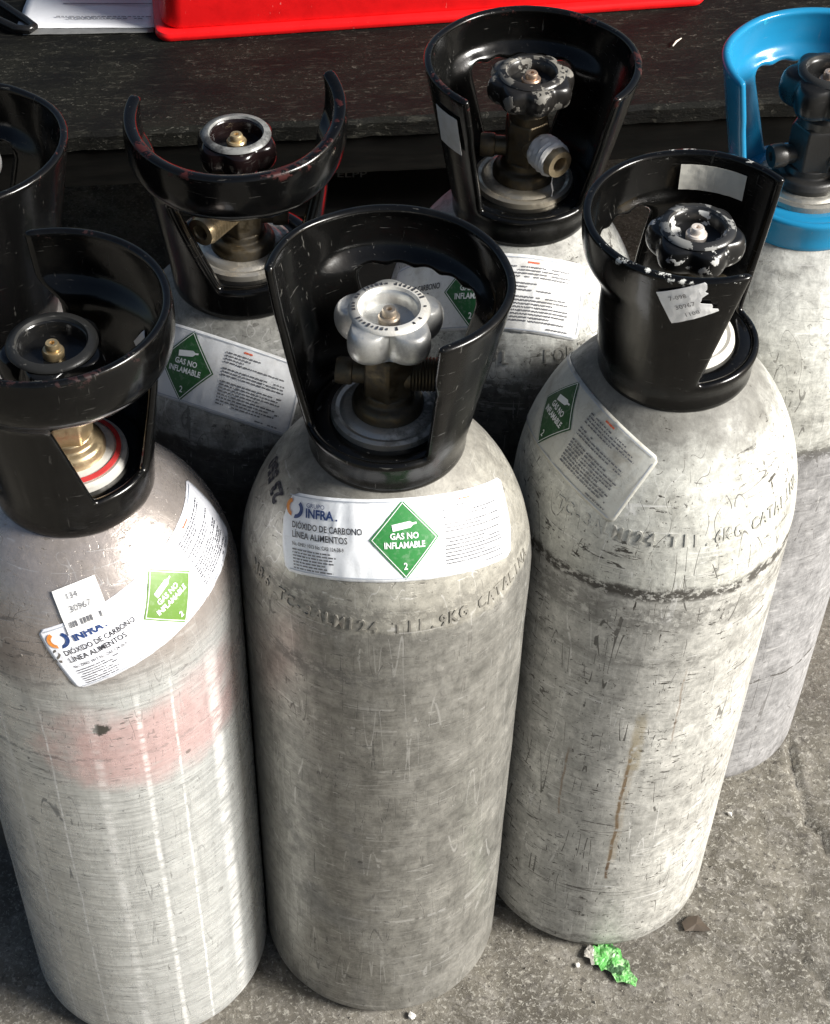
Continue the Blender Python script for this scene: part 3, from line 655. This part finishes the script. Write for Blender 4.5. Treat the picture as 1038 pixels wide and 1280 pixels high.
# M : dull aluminium, front centre
M_ = cylinder(*CYL['M'], 'dull grey cylinder at the front centre with a silver five lobed handwheel')
mM = body_mat('dull_aluminium', (.42, .405, .355), (.43, .42, .385), .505, grime=.5, grain=.9, specks=.75, hb=.22, rough=.40, seed=2, metallic=.62, mott=.38, paint_metal=.35,
              paint_bands=((.462, .012, .45), (.520, .010, .5)), spots=((-10, .24, .0025, .9), (12, .41, .003, .4)), shoulder_dirt=.6, chips=.45)
bM = body(M_, mM, 2)
guM = guard(M_, plastic_mat('scuffed_black_guard', (.003, .003, .0029), .15, .75, seed=2, coat=.3), (-97, 24), (-72, 27), 156, 43, 30, over=2)
big_label(M_, shoulder_fn(8.5, 45, -2, 1.8), lm(2, .22, (.028, .20, .045), (.84, .86, .88)), 2, torn_left=.012)
stamp(bM, stamp_mat((.37, .355, .315), .5), 'M86 TC-3ALM124 T11.9KG CATALINA', 4, .5085, .0110, 1.06)
k_ = shoulder_fn(-84, 43, 0)
mk = Sheet(shoulder_fn(-84, 41, 180), .0005); mk.text('23 550', -.024, -.007, .0145, .045, width=1.0); mk.build('marker_writing', print_mat('marker_ink', (.008, .008, .02), .25), bM)
vM = valve(M_, brass_dk, ring_worn, 88, -98, .680, out_z=.639)
handwheel(M_, .6850, .0350, 5, .31, .021, alu_cast, None, metal_mat('brown_spindle', (.45, .38, .30), (.15, .12, .09), .4, .5, 3), phase=180, recess=.55, lobe_from=.66, power=.55, ringmat=metal_mat('pale_ring', (.72, .70, .64), (.25, .23, .20), .42, .55, 12, .5), ticks=ink)
sticker(guM, guard_fn(-133, .696, .55, True, 20), .008, .011, paper_mat('highlight_scuff_pale', (.7, .7, .68), .5, 5), name='highlight_scuff', torn=.4)  # reflected highlight and sticker scuff inside the guard, painted as one pale patch
sticker(vM, lambda x, y, l: (-.018+x, .006+l, .652+y), .008, .014, wt, name='paper_tag')

# R : chalky white painted, front right
R_ = cylinder(*CYL['R'], 'chalky white scuffed cylinder at the front right with black guard bearing a torn white tag')
mR = body_mat('worn_white_paint', (.56, .56, .51), (.60, .59, .545), .478, grime=.45, grain=1.0, hairs=.8, specks=1.0, hb=.10, rough=.50, seed=3, metallic=.06, mott=.42,
              paint_bands=((.474, .009, .95), (.448, .022, .45), (.40, .008, .35), (.016, .006, .5)), drips=((-3, .115, .31, .018, .9, (.13, .075, .035)), (-2.2, .14, .33, .05, .25, (.40, .30, .17)), (-1, .27, .35, .06, .5, (.36, .30, .18)), (-30, .19, .29, .012, .6, (.22, .13, .07)), (14, .30, .40, .01, .5, (.2, .13, .08))), shoulder_dirt=.75, chips=.15)
bR = body(R_, mR, 3)
GS = .93
guR = guard(R_, plastic_mat('peeling_black_guard', (.0025, .0025, .0024), .13, .4, (.66, .66, .62), .02, 3, coat=.4, zedge=.7165), (22, 118), (7, 118), -117, 46, 28, over=0, belly=.5)
guR.rotation_euler = (0, rad(-1.4), 0); guR.location = Vector((0, 0, .598))-Matrix.Rotation(rad(-1.4), 3, 'Y') @ Vector((0, 0, .598))
big_label(R_, shoulder_fn(-80, 39.5, 9, .6), lm(3, .8, (.010, .075, .018), (.56, .56, .51)), 3, logo=False, left=False)
stamp(bR, stamp_mat((.50, .495, .45), .1, 3), 'TC-3ALM124 T11.6KG CATALINA', 8, .5195, .0112, 1.04)
tg = sticker(guR, guard_fn(-9, .705, .25, rot=26), .032, .027, wt, .0009, name='torn_tag', torn=.45, seed=4)
s = Sheet(guard_fn(-9, .705, .25, rot=26), .0016); s.text('7-098', -.010, .006, .0048, 0); s.text('30967', -.009, -.002, .0050, 0); s.text('1108', -.006, -.0095, .0048, 0); s.build('tag_lettering', grey, tg)
for a in (170, 150):
    cs = sticker(guR, guard_fn(a, .7055, .1, True, 0), .0228, .0185, paper_mat('ivory_sticker', (.50, .49, .44), .25, 6), .0020, name='code_sticker')
GS = 1.0
vR = valve(R_, brass_dk, metal_mat('cream_ring', (.70, .68, .62), (.3, .27, .22), .5, .35, 14, .15), -60, 120, .690)
handwheel(R_, .7000, .0315, 6, .17, .019, paint_chip_mat('peeling_black_paint', (.007, .007, .007), (.50, .50, .48), .30, 5), None, metal_mat('pale_spindle', (.74, .67, .60), (.4, .33, .27), .4, .3, 15, .4), phase=15, recess=.60, lobe_from=.62, ringmat=paint_chip_mat('rubbed_wheel_rim', (.02, .02, .02), (.20, .20, .19), .5, 7))

# U : second row left, band of its guard in front
U_ = cylinder(*CYL['U'], 'grey painted cylinder in the second row whose black guard rim curves across its brass outlet')
mU = body_mat('grey_paint', (.34, .34, .315), (.17, .165, .15), .506, grain=1.2, grime=.45, specks=.8, hb=.2, rough=.5, seed=4, metallic=.2, mott=.4, paint_bands=((.502, .010, .8), (.46, .01, .5)), shoulder_dirt=.35, chips=.25)
bU = body(U_, mU, 4)
guU = guard(U_, plastic_mat('black_guard_red_rim', (.0025, .0025, .0025), .13, .35, (.035, .007, .006), .25, 4, coat=.4, dust=.2), (110, 264), (106, 270), 12, 58, 27, over=9, allband=True, rise=(.005, .014), thick=.0088)
big_label(U_, shoulder_fn(-31, 40.5, 4), lm(4, .35, (.020, .10, .022), (.72, .73, .74)), 4, logo=False)
vU = valve(U_, brass_dk, ring_worn, -34, 90, .688, nut_mat=metal_mat('mid_brass', (.42, .33, .20), (.07, .05, .03), .33, .5, 17), out_len=.045, out_z=.648)
handwheel(U_, .6960, .0285, 6, .16, .019, plastic_mat('dark_maroon_wheel', (.008, .0045, .0045), .15, .4, seed=9, coat=.5), None, brass, phase=10, recess=.66, ringmat=metal_mat('rubbed_ring', (.22, .22, .21), (.02, .02, .02), .35, .9, 6, .2, 160))

# T : second row centre, worn lobed wheel and white tape
T_ = cylinder(*CYL['T'], 'pale cylinder in the second row with its brass outlet wrapped in white tape')
mT = body_mat('pale_grey_paint', (.50, .50, .465), (.20, .195, .175), .500, grain=1.2, grime=.5, specks=1, hb=.15, rough=.5, seed=5, metallic=.15, mott=.4, paint_bands=((.503, .012, .8),), shoulder_dirt=.5, chips=.35)
bT = body(T_, mT, 5)
guT = guard(T_, plastic_mat('worn_black_guard', (.003, .003, .0028), .16, .6, (.045, .012, .01), .3, 6, coat=.25), (-41, 46), (-38, 46), 183, 38, 26, over=1)
big_label(T_, shoulder_fn(-30, 42, 16), lm(5, .5, (.010, .11, .028), (.76, .76, .75)), 5, logo=False)
stm = stamp_mat((.32, .31, .28), .1, 5); stamp(bT, stm, '3L', -10, .5245, .0125, 1.1); stamp(bT, stm, 'FORT', 20, .5245, .0125, 1.2)
vT = valve(T_, brass_dk, metal_mat('grimy_ring', (.48, .43, .34), (.075, .062, .045), .33, .95, 18, .8, 90), 33, -95, .690, thread=False, out_len=.040, nut_mat=metal_mat('dull_brass', (.42, .34, .22), (.08, .06, .04), .3, .45, 24), out_z=.646)
Mo = axis_M(33, .646+DZ*.6)
MB().lathe([(.0110, .0165), (.0122, .0168), (.0128, .019), (.0124, .021), (.0131, .023), (.0126, .0255), (.0133, .028), (.0127, .030), (.0131, .032), (.0124, .034), (.0110, .0345)], 48, Mo, lambda r, h, a: r+(.0010*mnoise.noise(Vector((math.cos(a)*3, math.sin(a)*3, h*420)))+.0005*mnoise.noise(Vector((math.cos(a)*9, math.sin(a)*9, h*900)))), closed=True).build('white_tape', paper_mat('thread_tape', (.78, .77, .74), .35, 8), vT, 30)
MB().tube([Mo @ Vector(p) for p in ((.0, .0, .0),)] if 0 else [(.018, -.028, .644), (.0175, -.0285, .638), (.019, -.0285, .632), (.0185, -.028, .627)], .0006, 6).build('tape_thread', wt, vT, 30)
handwheel(T_, .7010, .0315, 8, .13, .018, paint_chip_mat('worn_lobed_wheel', (.012, .011, .010), (.16, .15, .13), .5, 9), None, metal_mat('rust_spindle', (.42, .30, .22), (.15, .09, .06), .4, .4, 19), phase=12, recess=.58, lobe_from=.68, ringmat=paint_chip_mat('worn_wheel_rim', (.02, .018, .016), (.15, .14, .12), .6, 11))
sticker(guT, guard_fn(-56, .690, .0, rot=0), .024, .032, paper_mat('silver_sticker', (.55, .55, .53), .35, 10), .0012, name='sticker')
st = vT

# K : second row, far left
K_ = cylinder(*CYL['K'], 'cylinder cut off by the left edge, only its closed black guard showing')
bK = body(K_, body_mat('far_left_paint', (.36, .34, .31), (.25, .24, .22), .50, seed=6, chips=.3), 6)
guK = guard(K_, plastic_mat('dusty_black_guard', (.003, .003, .003), .15, .5, (.07, .02, .015), .2, 7, coat=.35), (-150, -85), (-150, -85), 195, 40, 26, over=4)
MB().lathe([(.060, .640), (.0735, .6885)], 3) if 0 else None
vK = valve(K_, brass_dk, ring_worn, -90, 90, .688)
handwheel(K_, .698, .0300, 6, .2, .018, alu_cast, None, nut_m, recess=.6)

# B : blue guard, far right
B_ = cylinder(*CYL['B'], 'pale cylinder with a bright blue guard at the right edge, black handwheel inside')
mB = body_mat('white_over_grey', (.54, .54, .50), (.47, .465, .47), .440, grain=1.1, grime=.30, specks=.7, hb=.32, rough=.48, seed=7, metallic=.25, mott=.30, paint_bands=((.438, .012, .75), (.155, .0022, .9)), shoulder_dirt=.3, chips=.22)
bB = body(B_, mB, 7)
guB = guard(B_, plastic_mat('blue_guard', (.014, .195, .37), .17, .3, (.03, .36, .50), .1, 8, coat=.3, dust=.1), (-66, 60), (-66, 62), 180, 44, 28, over=1)
vB = valve(B_, blk_valve, metal_mat('grey_ring', (.40, .385, .34), (.07, .06, .05), .4, .6, 20), 60, -75, .688, big=True)
handwheel(B_, .7000, .0330, 6, .20, .024, plastic_mat('matt_black_wheel', (.010, .010, .010), .25, .4, seed=12, coat=.2), None, metal_mat('pink_spindle', (.62, .50, .42), (.2, .15, .1), .35, .4, 21), phase=20, recess=.52, ringmat=plastic_mat('wheel_lip', (.03, .03, .029), .25, .8, seed=3, dust=1))
for i, (a_, z_) in enumerate(((-75, .622), (-20, .608))):
    Mo = axis_M(a_, z_); MB().lathe([(.001, .018), (.008, .018), (.0085, .024), (.0075, .026), (.001, .026)], 6, Mo).build('side_bolt', blk_valve, vB, 30)

# ------------------------------------------------------------------ things on and under the bench
def tagged(o, label, cat, group=None):
    o['label'] = label; o['category'] = cat
    if group: o['group'] = group
    return o
case = bpy.data.objects.new('red_case', None); COL.objects.link(case); case.location = (-.200, 1.445, .500); case.rotation_euler = (0, 0, rad(7.7))
tagged(case, 'bright red plastic case lying on the black bench at the top of the photo', 'case')
def rounded_box(w_, d_, h_, r, z0, taper=0, n=8, rb=.004):
    vs = []; fs = []; prof = [(rb, 0), (rb*.3, rb*.3), (0, rb), (taper, h_-rb), (taper+rb*.3, h_-rb*.3), (taper+rb, h_)]
    for ins, hh in prof:
        x0, x1, y0, y1 = ins, w_-ins, ins, d_-ins; rr = r
        for cx, cy, a0 in ((x1-rr, y0+rr, -90), (x1-rr, y1-rr, 0), (x0+rr, y1-rr, 90), (x0+rr, y0+rr, 180)):
            for q in range(n+1): a = rad(a0+90*q/n); vs.append((cx+rr*math.cos(a), cy+rr*math.sin(a), z0+hh))
    N = 4*(n+1)
    for j in range(len(prof)-1):
        for i in range(N): fs.append((j*N+i, j*N+(i+1) % N, (j+1)*N+(i+1) % N, (j+1)*N+i))
    fs.append(tuple(range(N))[::-1]); fs.append(tuple((len(prof)-1)*N+i for i in range(N)))
    return vs, fs
k = NT('red_plastic'); f = k.noise(60, 5, .6); sc_ = k.step(k.noise((300, 30, 60), 3, .6, rot=(0, rad(15), rad(20))), .70, .74)
rm = k.out(k.mix(k.math('MULTIPLY', sc_, .45), k.mix(k.step(f, .4, .7), (.80, .010, .012), (.70, .008, .010)), (.9, .5, .45)), .28, 0, k.bump(f, .12, .001))
v, f_ = rounded_box(.537, .30, .010, .014, 0); mesh('base_flange', v, f_, rm, case, 35)
v, f_ = rounded_box(.525, .285, .115, .020, .0095, .006); o = mesh('case_shell', v, f_, rm, case, 35); o.location = (.006, .006, 0)
MB().box((.145, .0045+.02, .06), (.10, .003, .03)).build('latch', rm, case, 0, .001).location = (.1, -.014, 0)
MB().box((.25, .24, .14), (.12, .02, .03)).build('handle', rm, case, 0, .006)
# plastic wrapped leaflet
def flat_piece(name, pts, z, mat, parent=None, th=.0008, wav=.002, n=16, seed=0):
    """wavy quad sheet, pts = four corners"""
    P = [Vector((*p, 0)) for p in pts]; vs = []; fs = []; m = n+1
    for j in range(m):
        for i in range(m):
            u, v_ = i/n, j/n; p = P[0]*(1-u)*(1-v_)+P[1]*u*(1-v_)+P[2]*u*v_+P[3]*(1-u)*v_
            vs.append((p.x, p.y, z+wav*(.5+.5*mnoise.noise(Vector((p.x*30, p.y*30, seed))))+wav*.3*mnoise.noise(Vector((p.x*90, p.y*90, seed)))))
    for j in range(n):
        for i in range(n): fs.append((j*m+i, j*m+i+1, (j+1)*m+i+1, (j+1)*m+i))
    o = mesh(name, vs, fs, mat, parent, 0); o.data.shade_smooth(); so_ = o.modifiers.new('t', 'SOLIDIFY'); so_.thickness = th; return o
leaf = bpy.data.objects.new('leaflet', None); COL.objects.link(leaf); leaf.location = (-.27, 1.50, .5)
tagged(leaf, 'white printed leaflet in clear wrapping left of the red case', 'leaflet')
flat_piece('sheet', [(-.066, -.031), (.066, -.028), (.066, .12), (-.058, .12)], .0016, paper_mat('leaflet_paper', (.74, .75, .77), .15, 11), leaf)
flat_piece('wrapping_edge', [(-.058, -.041), (.066, -.036), (.066, -.0285), (-.062, -.0315)], .0008, flat_mat('grey_film', (.16, .16, .155), .25), leaf)
s = Sheet(lambda x, y, l: (x, y, .0042), 0); r_ = random.Random(9)
s.dashes(-.030, .062, -.0125, .0014, r_, .002, .006, .0012); s.dashes(-.018, .058, -.0160, .0014, r_, .002, .006, .0012)
s.quad(-.026, .012, .060, .0135); s.build('leaflet_print', grey, leaf)
v, f_ = rounded_box(.085, .06, .010, .018, 0); rp = mesh('red_pouch', v, f_, rm, None, 35); rp.location = (-.305, 1.5245, .5045); tagged(rp, 'red piece lying on the white leaflet at the top left', 'pouch')
lp = MB().tube([(-.40, 1.53, .512), (-.372, 1.522, .508), (-.350, 1.502, .506), (-.328, 1.478, .506), (-.318, 1.466, .506), (-.322, 1.460, .506), (-.334, 1.462, .506), (-.352, 1.476, .506), (-.38, 1.495, .508), (-.40, 1.50, .51)], .0042, 12).build('cable_loop', plastic_mat('black_cable', (.008, .008, .008), .2, .2), None, 60)
tagged(lp, 'black cable loop on the bench at the top left corner', 'cable')
# splinter on the bench
sp = MB().tube([(.2885, 1.440, .5022), (.2925, 1.446, .5035), (.2985, 1.454, .5025)], [.0006, .0010, .0004], 6).build('wood_splinter', flat_mat('pale_wood', (.75, .70, .58), .7), None, 40); tagged(sp, 'pale splinter on the black bench right of the red case', 'splinter')
# dark crate under the bench with faint lettering
cr = bpy.data.objects.new('storage_crate', None); COL.objects.link(cr); cr.location = (-.02, 1.47, 0)
tagged(cr, 'black crate in the dark under the bench with faint grey lettering', 'crate')
bk = plastic_mat('black_crate', (.010, .010, .010), .5, .3)
v, f_ = rounded_box(.36, .26, .30, .02, 0, .004); o = mesh('crate_body', v, f_, bk, cr, 35); o.location = (-.20, -.02, 0)
v, f_ = rounded_box(.37, .27, .012, .02, .30); o = mesh('crate_lid', v, f_, bk, cr, 35); o.location = (-.205, -.025, 0)
s = Sheet(lambda x, y, l: (x, y, .3135), 0); s.text('ELPP', -.012, .028, .016, .01); s.quad(-.02, .05, .03, .0515, 1); s.build('crate_lettering', flat_mat('grey_print', (.30, .30, .30), .6), cr)
v, f_ = rounded_box(.17, .15, .27, .012, 0, .02); rc_ = mesh('red_tub', v, f_, rm, None, 35); rc_.location = (.05, 1.27, .0); rc_.rotation_euler = (0, 0, rad(40)); rc_.location = (.165, 1.36, .0)
tagged(rc_, 'red tub standing on the floor behind the centre cylinders, only a corner visible', 'tub')

# ------------------------------------------------------------------ litter on the floor
k = NT('green_foil'); f = k.noise(150, 5, .7); f2 = k.noise(55, 4, .6, (3, 0, 0)); px = k.sep(k.co)[0]
c = k.mix(k.step(f, .50, .60), (.10, .36, .08), (.33, .58, .27)); c = k.mix(k.step(f2, .55, .58), c, (.04, .10, .04)); c = k.mix(k.step(k.math('ADD', px, k.math('MULTIPLY', f2, .012)), -.0080, -.0095), c, (.40, .38, .34))
gmt = k.out(c, .35, 0, k.bump(f, .6, .001))
OUT = [(-.022, .010), (-.017, .0155), (-.010, .013), (-.008, .019), (.002, .018), (.004, .014), (.010, .0115), (.011, .004), (.016, .001), (.017, -.008), (.022, -.014), (.0195, -.0205), (.010, -.0165), (.004, -.0165), (-.001, -.008), (-.006, -.006), (-.009, -.0075), (-.011, -.002), (-.017, -.002), (-.018, .003), (-.023, .005)]
bm = bmesh.new(); vv = [bm.verts.new((x, y, 0)) for x, y in OUT]; bm.faces.new(vv); bmesh.ops.triangulate(bm, faces=bm.faces[:])
for _ in range(3): bmesh.ops.subdivide_edges(bm, edges=[e for e in bm.edges if e.calc_length() > .0028], cuts=1, use_grid_fill=False); bmesh.ops.triangulate(bm, faces=bm.faces[:])
for q in bm.verts:
    p = q.co.copy(); q.co.z = .0020+.0018*mnoise.noise(p*130)+.0009*mnoise.noise(p*420+Vector((0, 0, 3)))+.001*abs(mnoise.noise(p*900)); q.co.z = max(.0006, q.co.z)
me = bpy.data.meshes.new('foil_wrapper'); bm.to_mesh(me); bm.free(); wr = link('foil_wrapper', me, gmt); wr.location = (.2165, .7575, .0012)
so_ = wr.modifiers.new('t', 'SOLIDIFY'); so_.thickness = .0003; wr.scale = (1.0, 1.15, 1)
tagged(wr, 'crumpled bright green foil wrapper on the concrete in front of the white cylinder', 'wrapper')
dl = bmesh.new(); pts = [(-.014, .004), (-.007, .010), (.003, .011), (.008, .004), (.014, -.004), (.006, -.005), (-.004, -.004), (-.012, -.005)]
vv = [dl.verts.new((x*.9, y, .0008+.0015*random.random())) for x, y in pts]; c0 = dl.verts.new((0, .002, .003))
for i in range(len(vv)): dl.faces.new((vv[i], vv[(i+1) % len(vv)], c0))
me = bpy.data.meshes.new('dead_leaf'); dl.to_mesh(me); dl.free(); lf = link('dead_leaf', me, flat_mat('dead_leaf_brown', (.07, .052, .036), .7)); lf.location = (.297, .794, .001)
so_ = lf.modifiers.new('t', 'SOLIDIFY'); so_.thickness = .0004
tagged(lf, 'dark brown scrap of leaf on the concrete right of the white cylinder', 'leaf')
chip = flat_mat('white_chip', (.72, .70, .66), .7)
def crumb(x, y, r, label, seed):
    rnd = random.Random(seed); bm = bmesh.new(); bmesh.ops.create_icosphere(bm, subdivisions=1, radius=r)
    for q in bm.verts: q.co *= rnd.uniform(.5, 1.25); q.co.z *= .45
    me = bpy.data.meshes.new('paint_chip'); bm.to_mesh(me); bm.free(); o = link('paint_chip', me, chip); o.location = (x, y, r*.35+.0005); o.rotation_euler = (0, 0, rnd.random()*6)
    tagged(o, label, 'paint chip', 'pale chips on the concrete floor')
crumb(.041, .707, .0042, 'small white chip on the floor in front of the centre cylinder', 1)
crumb(.188, .756, .0028, 'tiny white chip left of the green foil wrapper', 2)
crumb(.345, .915, .0030, 'pale chip on the floor by the foot of the far right cylinder', 3)
# fine grit lying over the concrete (uncountable)
gr = MB(); rr = random.Random(11)
for _ in range(900):
    x = rr.uniform(-.33, .48); y = rr.uniform(.68, 1.1)
    if any(math.hypot(x-c[0], y-c[1]) < .104 for c in CYL.values()): continue
    r = rr.choice((.0005, .0007, .0009, .0014))*rr.uniform(.7, 1.3); a = rr.random()*6
    pts = [(x+r*rr.uniform(.6, 1.4)*math.cos(a+q*2.1), y+r*rr.uniform(.6, 1.4)*math.sin(a+q*2.1), -.0005) for q in range(3)]+[(x, y, r*1.1+.0006)]
    gr.add(pts, [(0, 1, 3), (1, 2, 3), (2, 0, 3)])
g_o = gr.build('grit', flat_mat('grit_stone', (.34, .32, .28), .8), None, 0); g_o['kind'] = 'stuff'; g_o['label'] = 'fine pale grit over the concrete floor'; g_o['category'] = 'grit'
